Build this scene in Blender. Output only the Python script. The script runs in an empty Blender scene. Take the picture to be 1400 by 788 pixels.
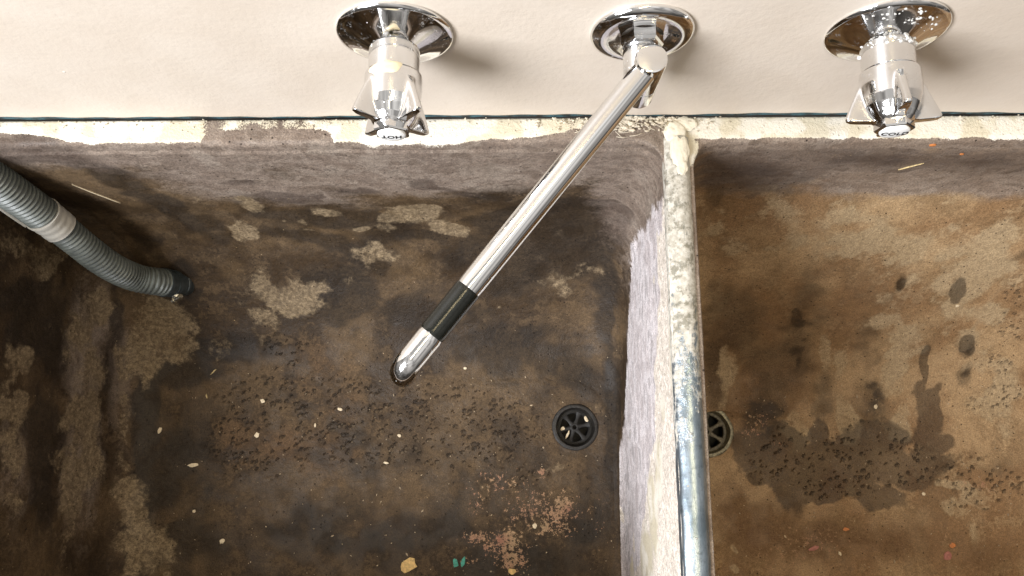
import bpy, bmesh, math, random
import numpy as np
from mathutils import Vector, Matrix
random.seed(7)
C = bpy.context.scene.collection
MM = .001
# ---------------------------------------------------------------- camera
cam = bpy.data.cameras.new('camera'); co = bpy.data.objects.new('camera', cam); C.objects.link(co)
cam.sensor_width = 36; cam.lens = 27; cam.clip_start = .01; cam.clip_end = 50
co.location = (0, 0, .575)
co.rotation_euler = (Matrix.Rotation(math.radians(11), 3, 'X') @ Matrix.Rotation(math.radians(-.33), 3, 'Z')).to_euler()
bpy.context.scene.camera = co
# ---------------------------------------------------------------- room light
sc = bpy.context.scene
w = bpy.data.worlds.new('World'); sc.world = w; w.use_nodes = True
nt = w.node_tree; bg = nt.nodes['Background']
tc = nt.nodes.new('ShaderNodeTexCoord'); sp = nt.nodes.new('ShaderNodeSeparateXYZ'); rp = nt.nodes.new('ShaderNodeValToRGB')
mp = nt.nodes.new('ShaderNodeMapRange'); mp.inputs['From Min'].default_value = -1; mp.inputs['From Max'].default_value = 1
nt.links.new(tc.outputs['Generated'], sp.inputs[0]); nt.links.new(sp.outputs['Z'], mp.inputs['Value'])
nt.links.new(mp.outputs[0], rp.inputs[0]); 
rn = nt.nodes.new('ShaderNodeTexNoise'); rn.inputs['Scale'].default_value = 2.6; rn.inputs['Detail'].default_value = 2; nt.links.new(tc.outputs['Generated'], rn.inputs['Vector'])
rm = nt.nodes.new('ShaderNodeMapRange'); rm.inputs['From Min'].default_value = .38; rm.inputs['From Max'].default_value = .62; rm.inputs['To Min'].default_value = .5; rm.inputs['To Max'].default_value = 1.3
nt.links.new(rn.outputs['Fac'], rm.inputs['Value']); vm = nt.nodes.new('ShaderNodeVectorMath'); vm.operation = 'SCALE'
nt.links.new(rp.outputs[0], vm.inputs[0]); nt.links.new(rm.outputs[0], vm.inputs['Scale']); nt.links.new(vm.outputs[0], bg.inputs['Color'])
el = rp.color_ramp.elements
el[0].position = .2; el[0].color = (.05,.045,.04,1); el[1].position = 1; el[1].color = (1.02,.99,.95,1)
for p_, c_ in ((.47,(.10,.09,.08,1)),(.56,(.28,.265,.25,1)),(.75,(.55,.52,.49,1))):
    e_ = el.new(p_); e_.color = c_
bg.inputs['Strength'].default_value = .85
def area(name, loc, target, sx, sy, power, col):
    l = bpy.data.lights.new(name, 'AREA'); l.shape = 'RECTANGLE'; l.size = sx; l.size_y = sy; l.energy = power; l.color = col
    o = bpy.data.objects.new(name, l); C.objects.link(o); o.location = loc
    o.rotation_euler = (Vector(target)-Vector(loc)).to_track_quat('-Z', 'Y').to_euler(); return o
area('window_light', (-1.35,-1.0,1.25), (.25,0,-.1), .8, 1.0, 92, (.93,.95,1.0))
lamp = area('ceiling_lamp', (.25,.25,2.0), (.25,.25,0), .16, 1.9, 15, (1.0,.80,.45))
lamp.rotation_euler = (0, 0, math.radians(-39))
vs = sc.view_settings; vs.view_transform = 'Standard'; vs.look = 'None'; vs.exposure = 0; vs.gamma = 1; vs.use_curve_mapping = False
sc.render.engine = 'CYCLES'
sc.cycles.max_bounces = 6; sc.cycles.diffuse_bounces = 3; sc.cycles.glossy_bounces = 4
# ---------------------------------------------------------------- object helpers
def link(name, me, mat=None, parent=None, kind=None):
    o = bpy.data.objects.new(name, me); C.objects.link(o)
    if mat is not None and me is not None:
        me.materials.clear(); me.materials.append(mat)
    if parent is not None: o.parent = parent
    if kind: o['kind'] = kind
    return o
def tag(o, label, cat=None, group=None):
    o['label'] = label
    if cat: o['category'] = cat
    if group: o['group'] = group
    return o
def thing(name, loc, label, cat, group=None):
    o = bpy.data.objects.new(name, None); C.objects.link(o); o.location = Vector(loc)*MM; o.empty_display_size = .02
    return tag(o, label, cat, group)
def mesh(name, V, Fc, smooth=True, angle=40, origin=(0,0,0)):
    me = bpy.data.meshes.new(name)
    V = (np.asarray(V, float)-np.asarray(origin, float))*MM
    me.from_pydata(V.tolist(), [], [tuple(int(i) for i in f) for f in Fc]); me.validate()
    if smooth:
        me.shade_smooth(); me.set_sharp_from_angle(angle=math.radians(angle))
    return me
def grid_faces(nr, nc, wrap=True):
    m = nc if wrap else nc-1
    i = np.arange(nr-1)[:,None]*nc; j = np.arange(m)[None,:]; k = (j+1) % nc
    a = i+j; b = i+k; c = i+nc+k; d = i+nc+j
    return np.stack([a, b, c, d], -1).reshape(-1, 4)
def quad_mesh_fast(name, V, Q, attrs):
    me = bpy.data.meshes.new(name); n = len(V); m = len(Q)
    me.vertices.add(n); me.vertices.foreach_set('co', (V*MM).astype(np.float32).ravel())
    me.loops.add(m*4); me.loops.foreach_set('vertex_index', Q.astype(np.int32).ravel())
    me.polygons.add(m); me.polygons.foreach_set('loop_start', (np.arange(m)*4).astype(np.int32))
    me.update(calc_edges=True)
    for k, v in attrs.items():
        at = me.attributes.new(k, 'FLOAT', 'POINT'); at.data.foreach_set('value', v.astype(np.float32))
    me.shade_smooth(); return me
def lathe(profile, n=64, axis='Y', cap=True):
    """profile (radius, distance along axis); axis 'Y' runs along -Y (out of the wall), 'Z' upwards"""
    V = []; F = []
    for r, t in profile:
        for k in range(n):
            a = 2*math.pi*k/n
            V.append((r*math.cos(a), -t, r*math.sin(a)) if axis == 'Y' else (r*math.cos(a), r*math.sin(a), t))
    F = grid_faces(len(profile), n).tolist()
    if axis == 'Y': pass
    else: pass
    if cap:
        F.append(list(range(n))[::-1]); F.append([(len(profile)-1)*n+k for k in range(n)])
    return V, F
def sweep(path, radii, n=24, closed_ends=True, flat=1.0):
    P = np.asarray(path, float); T = np.gradient(P, axis=0); T /= np.linalg.norm(T, axis=1)[:,None]
    up = np.array([0,0,1.]);
    if abs(T[0]@up) > .95: up = np.array([0,1.,0])
    u = np.cross(up, T[0]); u /= np.linalg.norm(u); V = []
    for k in range(len(P)):
        u = u-T[k]*(u@T[k]); u /= np.linalg.norm(u); v = np.cross(T[k], u)
        for j in range(n):
            a = 2*math.pi*j/n; V.append(P[k]+radii[k]*(u*math.cos(a)+v*math.sin(a)*flat))
    F = grid_faces(len(P), n).tolist()
    if closed_ends:
        F.append(list(range(n))[::-1]); F.append([(len(P)-1)*n+k for k in range(n)])
    return V, F
def fix_normals(me):
    bm = bmesh.new(); bm.from_mesh(me); bmesh.ops.recalc_face_normals(bm, faces=bm.faces[:]); bm.to_mesh(me); bm.free()
def build(name, VF, mat, parent=None, smooth=True, angle=40, loc=None, rot=None, kind=None):
    me = mesh(name, VF[0], VF[1], smooth, angle); fix_normals(me)
    if smooth: me.shade_smooth(); me.set_sharp_from_angle(angle=math.radians(angle))
    o = link(name, me, mat, parent, kind)
    if loc is not None: o.location = Vector(loc)*MM
    if rot is not None: o.rotation_euler = rot
    return o
def join(*parts):
    V = []; F = []
    for v, f in parts:
        b = len(V); V += [tuple(q) for q in v]; F += [[i+b for i in g] for g in f]
    return V, F
def move(VF, d):
    return [tuple(np.asarray(v)+np.asarray(d)) for v in VF[0]], VF[1]

# ---------------------------------------------------------------- materials
class N:
    def __init__(s, name):
        s.m = bpy.data.materials.new(name); s.m.use_nodes = True; s.t = s.m.node_tree; s.b = s.t.nodes['Principled BSDF']
        s.g = s.t.nodes.new('ShaderNodeNewGeometry').outputs['Position']
    def node(s, ty, **kw):
        n = s.t.nodes.new(ty)
        for k, v in kw.items(): setattr(n, k, v)
        return n
    def put(s, sock, v):
        if isinstance(v, (int, float)): sock.default_value = v
        elif isinstance(v, tuple): sock.default_value = v if len(v) == len(sock.default_value) else v+(1,)
        else: s.t.links.new(v, sock)
    def math(s, op, a, b=0., c=None, clamp=False):
        n = s.node('ShaderNodeMath', operation=op, use_clamp=clamp); s.put(n.inputs[0], a); s.put(n.inputs[1], b)
        if c is not None: s.put(n.inputs[2], c)
        return n.outputs[0]
    def coords(s, scale=(1,1,1)):
        n = s.node('ShaderNodeMapping'); s.t.links.new(s.g, n.inputs[0]); n.inputs['Scale'].default_value = scale; return n.outputs[0]
    def noise(s, size, detail=4, rough=.55, dist=0., scale=(1,1,1)):
        n = s.node('ShaderNodeTexNoise'); n.inputs['Scale'].default_value = 1/(size*MM); n.inputs['Detail'].default_value = detail
        n.inputs['Roughness'].default_value = rough; n.inputs['Distortion'].default_value = dist
        s.t.links.new(s.coords(scale), n.inputs['Vector']); return n.outputs['Fac']
    def voro(s, size, feature='F1', rnd=1.):
        n = s.node('ShaderNodeTexVoronoi', feature=feature); n.inputs['Scale'].default_value = 1/(size*MM); n.inputs['Randomness'].default_value = rnd
        s.t.links.new(s.g, n.inputs['Vector']); return n
    def step(s, v, lo, hi, a=0., b=1.):
        n = s.node('ShaderNodeMapRange', interpolation_type='SMOOTHSTEP'); s.put(n.inputs['Value'], v)
        for k, q in (('From Min', lo), ('From Max', hi), ('To Min', a), ('To Max', b)): s.put(n.inputs[k], q)
        return n.outputs[0]
    def mix(s, f, a, b, blend='MIX'):
        n = s.node('ShaderNodeMix', data_type='RGBA', blend_type=blend); s.put(n.inputs[0], f); s.put(n.inputs[6], a); s.put(n.inputs[7], b); return n.outputs[2]
    def attr(s, name):
        return s.node('ShaderNodeAttribute', attribute_name=name).outputs['Fac']
    def bump(s, h, dist, strength=1., prev=None):
        n = s.node('ShaderNodeBump'); n.inputs['Distance'].default_value = dist*MM; n.inputs['Strength'].default_value = strength
        s.put(n.inputs['Height'], h)
        if prev is not None: s.t.links.new(prev, n.inputs['Normal'])
        return n.outputs[0]
    def out(s, color=None, rough=None, metal=None, normal=None, **kw):
        if color is not None: s.put(s.b.inputs['Base Color'], color)
        if rough is not None: s.put(s.b.inputs['Roughness'], rough)
        if metal is not None: s.put(s.b.inputs['Metallic'], metal)
        if normal is not None: s.put(s.b.inputs['Normal'], normal)
        for k, v in kw.items(): s.put(s.b.inputs[k.replace('_', ' ')], v)
        return s.m
def rgb(r, g, b):
    f = lambda c: (c/255/12.92 if c <= 10 else ((c/255+.055)/1.055)**2.4)
    return (f(r), f(g), f(b), 1)

def concrete_mat():
    m = N('weathered_concrete')
    A = {k: m.attr(k) for k in ('pale','dark','mauve','pit','rust','paint','flake','skin','skin_edge','damp','right')}
    n1, n2, n5, strk = (m.attr(k) for k in ('cloud','blotch','mottle','smear'))   # slow variation, stored on the mesh
    n3 = m.noise(4.2, 3, .7); n4 = m.noise(1.3, 3, .75)
    jit = m.math('ADD', m.math('MULTIPLY', m.math('SUBTRACT', n2, .5), .55), m.math('MULTIPLY', m.math('SUBTRACT', n3, .5), .35))
    jit2 = m.math('ADD', m.math('MULTIPLY', m.math('SUBTRACT', strk, .5), .6), m.math('MULTIPLY', m.math('SUBTRACT', n3, .5), .55))
    # base: brown cement paste, warmer and lighter in the right bowl
    bl = m.mix(m.step(n1, .3, .7), rgb(60,47,33), rgb(88,71,51))
    br = m.mix(m.step(n1, .3, .7), rgb(138,109,78), rgb(166,139,105))
    col = m.mix(A['right'], bl, br)
    col = m.mix(m.step(n5, .38, .72, 0, .42), col, m.mix(A['right'], rgb(48,38,28), rgb(112,90,64)))
    col = m.mix(m.step(m.math('ADD', m.math('MULTIPLY', n2, .5), m.math('MULTIPLY', n3, .5)), .54, .66, 0, .40), col, m.mix(A['right'], rgb(98,80,58), rgb(170,146,112)))
    fr = m.step(m.math('ADD', A['rust'], m.math('MULTIPLY', jit, .9)), .25, .9, 0, m.math('ADD', .45, m.math('MULTIPLY', A['right'], .35)))
    col = m.mix(fr, col, m.mix(n5, rgb(88,64,45), rgb(118,90,60)))
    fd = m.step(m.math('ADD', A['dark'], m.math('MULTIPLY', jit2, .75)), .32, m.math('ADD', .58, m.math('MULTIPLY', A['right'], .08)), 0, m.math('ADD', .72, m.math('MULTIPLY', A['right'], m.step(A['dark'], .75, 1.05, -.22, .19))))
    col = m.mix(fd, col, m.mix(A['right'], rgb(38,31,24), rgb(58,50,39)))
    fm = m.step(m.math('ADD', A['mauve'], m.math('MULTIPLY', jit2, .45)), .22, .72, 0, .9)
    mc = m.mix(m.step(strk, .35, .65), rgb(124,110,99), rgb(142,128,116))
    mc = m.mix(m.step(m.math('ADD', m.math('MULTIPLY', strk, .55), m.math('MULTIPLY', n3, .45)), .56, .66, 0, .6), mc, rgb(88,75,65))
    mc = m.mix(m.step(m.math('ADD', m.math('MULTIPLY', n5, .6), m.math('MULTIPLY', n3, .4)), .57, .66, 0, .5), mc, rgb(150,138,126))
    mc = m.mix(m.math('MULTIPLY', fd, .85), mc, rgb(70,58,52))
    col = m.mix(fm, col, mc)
    # pale cement skin of the divider
    fk = m.step(m.math('ADD', A['skin'], m.math('MULTIPLY', jit2, .45)), .38, .52)
    kc = m.mix(m.step(strk, .3, .7), rgb(194,185,184), rgb(228,221,221)); kc = m.mix(m.step(m.math('ADD', m.math('MULTIPLY', strk, .5), m.math('MULTIPLY', n3, .5)), .56, .64, 0, .5), kc, rgb(104,94,92))
    kc = m.mix(m.step(m.math('ADD', A['skin_edge'], m.math('MULTIPLY', m.math('SUBTRACT', n5, .5), 1.3)), .45, .55), kc, m.mix(m.step(n3, .3, .7), rgb(214,202,186), rgb(232,223,212)))
    col = m.mix(fk, col, kc)
    jp = m.math('ADD', jit, m.math('MULTIPLY', m.math('SUBTRACT', n5, .5), 1.0))
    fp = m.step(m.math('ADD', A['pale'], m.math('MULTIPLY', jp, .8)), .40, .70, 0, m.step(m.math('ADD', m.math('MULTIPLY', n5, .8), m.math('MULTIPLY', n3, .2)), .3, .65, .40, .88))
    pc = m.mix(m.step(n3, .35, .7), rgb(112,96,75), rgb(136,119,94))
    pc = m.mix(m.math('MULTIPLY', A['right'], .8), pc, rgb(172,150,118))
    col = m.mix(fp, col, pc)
    # exposed aggregate: stones, shade painted as a dark crescent on one side
    wv = m.node('ShaderNodeCombineXYZ'); wv.inputs[2].default_value = 0; m.t.links.new(m.math('MULTIPLY', n3, .011), wv.inputs[0]); m.t.links.new(m.math('MULTIPLY', n4, .006), wv.inputs[1])
    wa = m.node('ShaderNodeVectorMath', operation='ADD'); m.t.links.new(m.g, wa.inputs[0]); m.t.links.new(wv.outputs[0], wa.inputs[1]); keepg = m.g; m.g = wa.outputs[0]
    v = m.voro(6.0, 'F1'); vr = m.node('ShaderNodeSeparateColor'); m.t.links.new(v.outputs['Color'], vr.inputs[0])
    pm = m.step(m.math('ADD', A['pit'], m.math('MULTIPLY', jit, .8)), .3, .55)
    sel = m.math('MULTIPLY', m.step(vr.outputs[0], .30, .36), pm)
    dd = m.math('ADD', v.outputs['Distance'], m.math('MULTIPLY', m.math('SUBTRACT', n3, .5), .5)); dd = m.math('ADD', dd, m.math('MULTIPLY', m.math('SUBTRACT', vr.outputs[2], .35), .32))
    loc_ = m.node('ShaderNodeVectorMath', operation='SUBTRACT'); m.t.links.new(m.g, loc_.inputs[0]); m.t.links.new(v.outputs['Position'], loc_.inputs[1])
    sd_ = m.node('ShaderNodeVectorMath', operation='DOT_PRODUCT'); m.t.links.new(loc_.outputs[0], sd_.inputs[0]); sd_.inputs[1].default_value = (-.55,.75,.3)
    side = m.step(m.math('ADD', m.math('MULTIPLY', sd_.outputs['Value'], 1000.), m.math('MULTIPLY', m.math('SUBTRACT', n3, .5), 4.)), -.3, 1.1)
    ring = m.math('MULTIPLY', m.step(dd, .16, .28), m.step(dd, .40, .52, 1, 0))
    rim_shade = m.math('MULTIPLY', m.math('MULTIPLY', ring, side), sel)
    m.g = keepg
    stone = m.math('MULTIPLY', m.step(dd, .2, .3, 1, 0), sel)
    col = m.mix(m.math('MULTIPLY', rim_shade, .62), col, rgb(26,21,16))
    col = m.mix(m.math('MULTIPLY', stone, m.step(vr.outputs[1], .45, .55, .45, .6)), col, m.mix(m.step(vr.outputs[1], .45, .55), rgb(34,29,23), rgb(94,80,62)))
    fw = m.step(m.math('ADD', A['damp'], m.math('MULTIPLY', m.math('ADD', jit, m.math('MULTIPLY', m.math('SUBTRACT', n5, .5), 1.2)), .55)), .38, .56)
    col = m.mix(m.math('MULTIPLY', fw, m.step(n3, .3, .7, .68, .9)), col, m.mix(1., col, (.27,.27,.29,1), 'MULTIPLY'))
    # small pin holes everywhere
    ph = m.voro(4.2, 'F1'); phc = m.node('ShaderNodeSeparateColor'); m.t.links.new(ph.outputs['Color'], phc.inputs[0])
    hole = m.math('MULTIPLY', m.step(ph.outputs['Distance'], .12, .22, 1, 0), m.step(phc.outputs[0], .86, .9))
    col = m.mix(m.math('MULTIPLY', hole, .8), col, rgb(22,17,13))
    sp = m.voro(6.0, 'F1'); spc = m.node('ShaderNodeSeparateColor'); m.t.links.new(sp.outputs['Color'], spc.inputs[0])
    speck = m.math('MULTIPLY', m.step(sp.outputs['Distance'], .06, .11, 1, 0), m.step(spc.outputs[1], .93, .95))
    col = m.mix(m.math('MULTIPLY', speck, .7), col, m.mix(spc.outputs[2], rgb(196,170,124), rgb(170,150,130)))
    # mineral crust flakes
    ff = m.step(m.math('ADD', A['flake'], m.math('ADD', m.math('MULTIPLY', m.math('SUBTRACT', n3, .5), 2.6), m.math('MULTIPLY', m.math('SUBTRACT', n4, .5), 1.2))), .74, .82)
    ff = m.math('MULTIPLY', ff, m.step(A['flake'], .1, .3))
    col = m.mix(m.math('MULTIPLY', ff, .8), col, m.mix(n2, rgb(150,104,84), rgb(158,134,104)))
    # grain
    g = m.math('ADD', m.math('MULTIPLY', m.math('SUBTRACT', n4, .5), 2.1), 1.0)
    g = m.math('MULTIPLY', g, m.math('ADD', m.math('MULTIPLY', m.math('SUBTRACT', n3, .5), m.math('SUBTRACT', 1.25, m.math('MULTIPLY', A['right'], .45))), 1.0))
    g = m.math('MAXIMUM', g, .25)
    gc = m.node('ShaderNodeCombineColor')
    for i in range(3): m.t.links.new(g, gc.inputs[i])
    col = m.mix(1., col, gc.outputs[0], 'MULTIPLY')
    # skin of old wall paint
    fpt = m.step(m.math('ADD', A['paint'], m.math('MULTIPLY', m.math('ADD', jit, m.math('MULTIPLY', m.math('SUBTRACT', n4, .5), .7)), .7)), .47, .52)
    pcol = m.mix(m.step(n2, .35, .65), rgb(214,204,180), rgb(230,223,208))
    pcol = m.mix(m.step(n3, .60, .68, 0, .4), pcol, rgb(150,134,110))
    col = m.mix(fpt, col, pcol)
    h = m.math('ADD', m.math('MULTIPLY', n4, .45), m.math('MULTIPLY', n3, .9))
    h = m.math('ADD', h, m.math('MULTIPLY', A['paint'], .9))
    h = m.math('SUBTRACT', h, m.math('MULTIPLY', rim_shade, 1.0)); h = m.math('ADD', h, m.math('MULTIPLY', stone, .4)); h = m.math('SUBTRACT', h, m.math('MULTIPLY', hole, 1.2))
    nb = m.bump(h, 1.1, .85)
    ro = m.step(n2, .3, .7, .46, .72); ro = m.math('SUBTRACT', ro, m.math('MULTIPLY', fw, .12))
    return m.out(col, ro, 0., nb, Specular_IOR_Level=.28)

def wall_mat():
    m = N('wall_paint')
    n = m.noise(3.2, 3, .55); b = m.noise(60, 4, .6); c = m.noise(1.2, 2, .5)
    col = m.mix(m.step(b, .3, .7), rgb(212,199,183), rgb(218,206,191))
    v = m.voro(38); vc = m.node('ShaderNodeSeparateColor'); m.t.links.new(v.outputs['Color'], vc.inputs[0])
    dot = m.math('MULTIPLY', m.step(v.outputs['Distance'], .02, .035, 1, 0), m.step(vc.outputs[0], .6, .62))
    col = m.mix(dot, col, rgb(250,244,235))
    h = m.math('ADD', m.math('MULTIPLY', n, 1.), m.math('ADD', m.math('MULTIPLY', m.noise(18, 3), 1.6), m.math('MULTIPLY', dot, 1.5)))
    return m.out(col, .42, 0., m.bump(h, .35, .6), Specular_IOR_Level=.5)
def chrome_mat(name='chrome', scale_=.5, rough=.06, tint=(.80,.80,.80)):
    m = N(name)
    n = m.noise(7, 5, .7); s = m.noise(1.1, 3, .6)
    f = m.math('MULTIPLY', m.step(n, .52, .72), m.step(s, .50, .60)); f = m.math('MULTIPLY', f, scale_)
    v = m.voro(3.4); vc = m.node('ShaderNodeSeparateColor'); m.t.links.new(v.outputs['Color'], vc.inputs[0])
    d = m.math('MULTIPLY', m.step(v.outputs['Distance'], .08, .14, 1, 0), m.step(vc.outputs[0], .93, .95))
    f = m.math('MAXIMUM', f, m.math('MULTIPLY', d, min(1, scale_*1.6)))
    col = m.mix(f, tint, (.78,.76,.72))
    return m.out(col, m.math('ADD', m.math('MULTIPLY', f, .5), m.step(m.noise(20,4), .3, .8, rough*.6, rough*1.8)), m.math('SUBTRACT', 1., m.math('MULTIPLY', f, .9)), m.bump(m.math('ADD', f, m.math('MULTIPLY', m.noise(9,2), .25)), .12, .5))
def plain(name, c, rough=.5, metal=0., var=.15, size=6, bump=.2, **kw):
    m = N(name); n = m.noise(size, 5, .6)
    d = tuple(x*(1-var) for x in c[:3]); e = tuple(min(1, x*(1+var)) for x in c[:3])
    return m.out(m.mix(m.step(n, .3, .7), d, e), rough, metal, m.bump(m.noise(size*.35, 4, .65), bump, .7), **kw)
def edging_mat():
    m = N('galvanised_edging')
    sep = m.node('ShaderNodeSeparateXYZ'); m.t.links.new(m.g, sep.inputs[0]); Y = sep.outputs['Y']
    n1 = m.noise(22, 6, .7, .4, (1,.45,1)); n2 = m.noise(5, 5, .7); n3 = m.noise(1.5, 4, .6)
    met = m.mix(m.step(n1, .35, .65), rgb(128,142,152), rgb(170,182,192))
    met = m.mix(m.step(n2, .52, .66, 0, .5), met, rgb(88,94,92))
    # old paint and lime, thick near the wall, thin towards the front
    amt = m.step(Y, -.10, .17, .0, .34)
    cr = m.step(m.math('ADD', m.math('ADD', m.math('MULTIPLY', n1, .6), m.math('MULTIPLY', n2, .4)), amt), .64, .74)
    sp = m.voro(4.5); spc = m.node('ShaderNodeSeparateColor'); m.t.links.new(sp.outputs['Color'], spc.inputs[0])
    spl = m.math('MULTIPLY', m.step(m.math('ADD', sp.outputs['Distance'], m.math('MULTIPLY', n3, .3)), .30, .36, 1, 0), m.step(spc.outputs[0], .86, .88))
    cr2 = m.math('MAXIMUM', cr, m.math('MULTIPLY', spl, .8))
    cc = m.mix(m.step(n2, .35, .65), rgb(170,164,150), rgb(208,204,194)); cc = m.mix(m.step(m.noise(8,5,.7), .5, .62, 0, .75), cc, rgb(112,108,92))
    col = m.mix(cr2, met, cc)
    scr = m.step(m.noise(2.2, 4, .7, .3, (1.6,.12,1.6)), .56, .68, 0, .55); col = m.mix(scr, col, rgb(92,98,100))
    return m.out(col, m.math('ADD', m.math('ADD', .30, m.math('MULTIPLY', scr, .3)), m.math('MULTIPLY', cr2, .4)), m.math('SUBTRACT', .85, m.math('MULTIPLY', cr2, .85)), m.bump(m.math('ADD', m.math('MULTIPLY', cr2, .8), m.math('MULTIPLY', n3, .35)), .5, .8))

M = dict(concrete=concrete_mat(), wall=wall_mat(), chrome=chrome_mat(), chrome_clean=chrome_mat('chrome_arm', .12, .05),
  crust=chrome_mat('limescaled_chrome', 1.0, .16), edging=edging_mat(),
  black=plain('black_plastic', (.008,.009,.007), .10, 0, .2), cap=plain('white_button', (.86,.86,.84), .25, 0, .04, bump=.03),
  ink=plain('black_ink', (.015,.015,.018), .5, 0, .1, bump=.02), hose=plain('grey_hose_plastic', (.125,.138,.128), .42, 0, .28, 14, .25),
  tape=plain('pale_tape', (.50,.48,.43), .55, 0, .08, 12, .3), cuff=plain('dark_rubber', (.035,.043,.045), .45, 0, .2, 8, .2),
  steel=plain('worn_steel', (.55,.52,.44), .32, 1, .25, 3, .2), brass=plain('tarnished_brass', (.22,.20,.14), .42, .7, .45, 3, .6),
  grate=plain('tarnished_grate', (.13,.115,.085), .5, .6, .4, 3, .5), near_black=plain('dull_black', (.012,.010,.008), .5, 0, .5, 4, .8),
  void=plain('drain_dark', (.008,.007,.006), .62), teal=plain('teal_old_paint', (.012,.052,.068), .6, 0, .95, 9, 1.),
  plaster=plain('cream_plaster', (.66,.58,.45), .8, 0, .25, 3, .8), lime=plain('lime_gunk', (.72,.71,.68), .75, 0, .12, 2, .6),
  ochre=plain('ochre_chip', (.62,.42,.17), .7, 0, .25, 3, .6), green=plain('green_chip', (.05,.26,.20), .65, 0, .35, 3, .5),
  ivory=plain('ivory_chip', (.70,.58,.40), .6, 0, .12, 2, .3), orange=plain('orange_chip', (.55,.20,.06), .55, 0, .2, 2, .3), pink=plain('pink_chip', (.38,.15,.12), .6, 0, .2, 2, .3), straw=plain('straw', (.55,.42,.20), .6, 0, .3, 2, .3))

# ---------------------------------------------------------------- numeric helpers (millimetres)
def hash3(ix, iy, iz, seed):
    n = (ix*374761393 + iy*668265263 + iz*1442695041 + seed*974634777) & 0xFFFFFFFF
    n = ((n ^ (n >> 13))*1274126177) & 0xFFFFFFFF
    n = ((n ^ (n >> 15))*2246822519) & 0xFFFFFFFF
    return ((n ^ (n >> 16)) & 0xFFFFFF)/float(0xFFFFFF)
def vnoise(p, scale, seed=0):
    q = p/scale
    i = np.floor(q).astype(np.int64); f = q-i; f = f*f*(3-2*f)
    x, y, z = i[:,0], i[:,1], i[:,2]
    out = 0
    for a in (0,1):
        wa = f[:,0] if a else 1-f[:,0]
        for b in (0,1):
            wb = f[:,1] if b else 1-f[:,1]
            for c in (0,1):
                wc = f[:,2] if c else 1-f[:,2]
                out = out + wa*wb*wc*hash3(x+a, y+b, z+c, seed)
    return out
def fbm(p, scale, octv=4, seed=0):
    s = 0; amp = 1; tot = 0
    for k in range(octv):
        s = s+amp*vnoise(p, scale/2**k, seed+k*17); tot += amp; amp *= .55
    return s/tot

# rows: z, back y, left x, right x, front y, corner radius
LEFT_ROWS = [
 (0,232,-481,120.5,-242,26),(-1.2,230,-479.5,122,-240.5,26),(-4,228.8,-478.5,122.6,-239.5,26),(-12,228,-477.5,123,-238.5,26),
 (-13.2,226.6,-476.5,123,-238,26),(-60,225,-471,123.4,-235,28),(-150,220,-462,124,-230,34),(-200,205,-455,124,-227,42),
 (-250,171,-448,124,-223,50),(-288,132,-440,123.5,-216,56),(-305,106,-430,121.5,-206,58),(-312,88,-418,118.5,-192,58),(-315,66,-400,113,-175,56)]
RIGHT_ROWS = [
 (0,232,143.5,735,-242,26),(-1.2,230,142,733.5,-240.5,26),(-4,228.8,141.6,732,-239.5,26),(-12,228,141.5,731,-238.5,26),
 (-14,227.6,141.6,730,-238,26),(-60,226,145,726,-235,26),(-98,224,149,722,-233,26),(-116,216,153,720,-232,30),(-150,195,156,715,-230,36),(-200,163,159,709,-227,42),
 (-250,127,162,704,-223,48),(-288,93,165,698,-216,52),(-305,70,169,690,-206,54),(-312,50,174,680,-192,54),(-315,28,181,664,-175,52)]
def loop(x0, x1, y0, y1, r, step):
    """rounded rectangle with a fixed number of points; step = (nx, ny, nc)"""
    nx, ny, nc = step
    pts = []
    def arc(cx, cy, a0):
        for k in range(nc):
            a = a0+math.pi/2*(k+.5)/nc
            pts.append((cx+r*math.cos(a), cy+r*math.sin(a)))
    def line(ax, ay, bx, by, n):
        for k in range(n):
            t = k/(n-1); pts.append((ax+(bx-ax)*t, ay+(by-ay)*t))
    line(x1, y0+r, x1, y1-r, ny); arc(x1-r, y1-r, 0)
    line(x1-r, y1, x0+r, y1, nx); arc(x0+r, y1-r, math.pi/2)
    line(x0, y1-r, x0, y0+r, ny); arc(x0+r, y0+r, math.pi)
    line(x0+r, y0, x1-r, y0, nx); arc(x1-r, y0+r, 1.5*math.pi)
    return np.array(pts)
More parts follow.
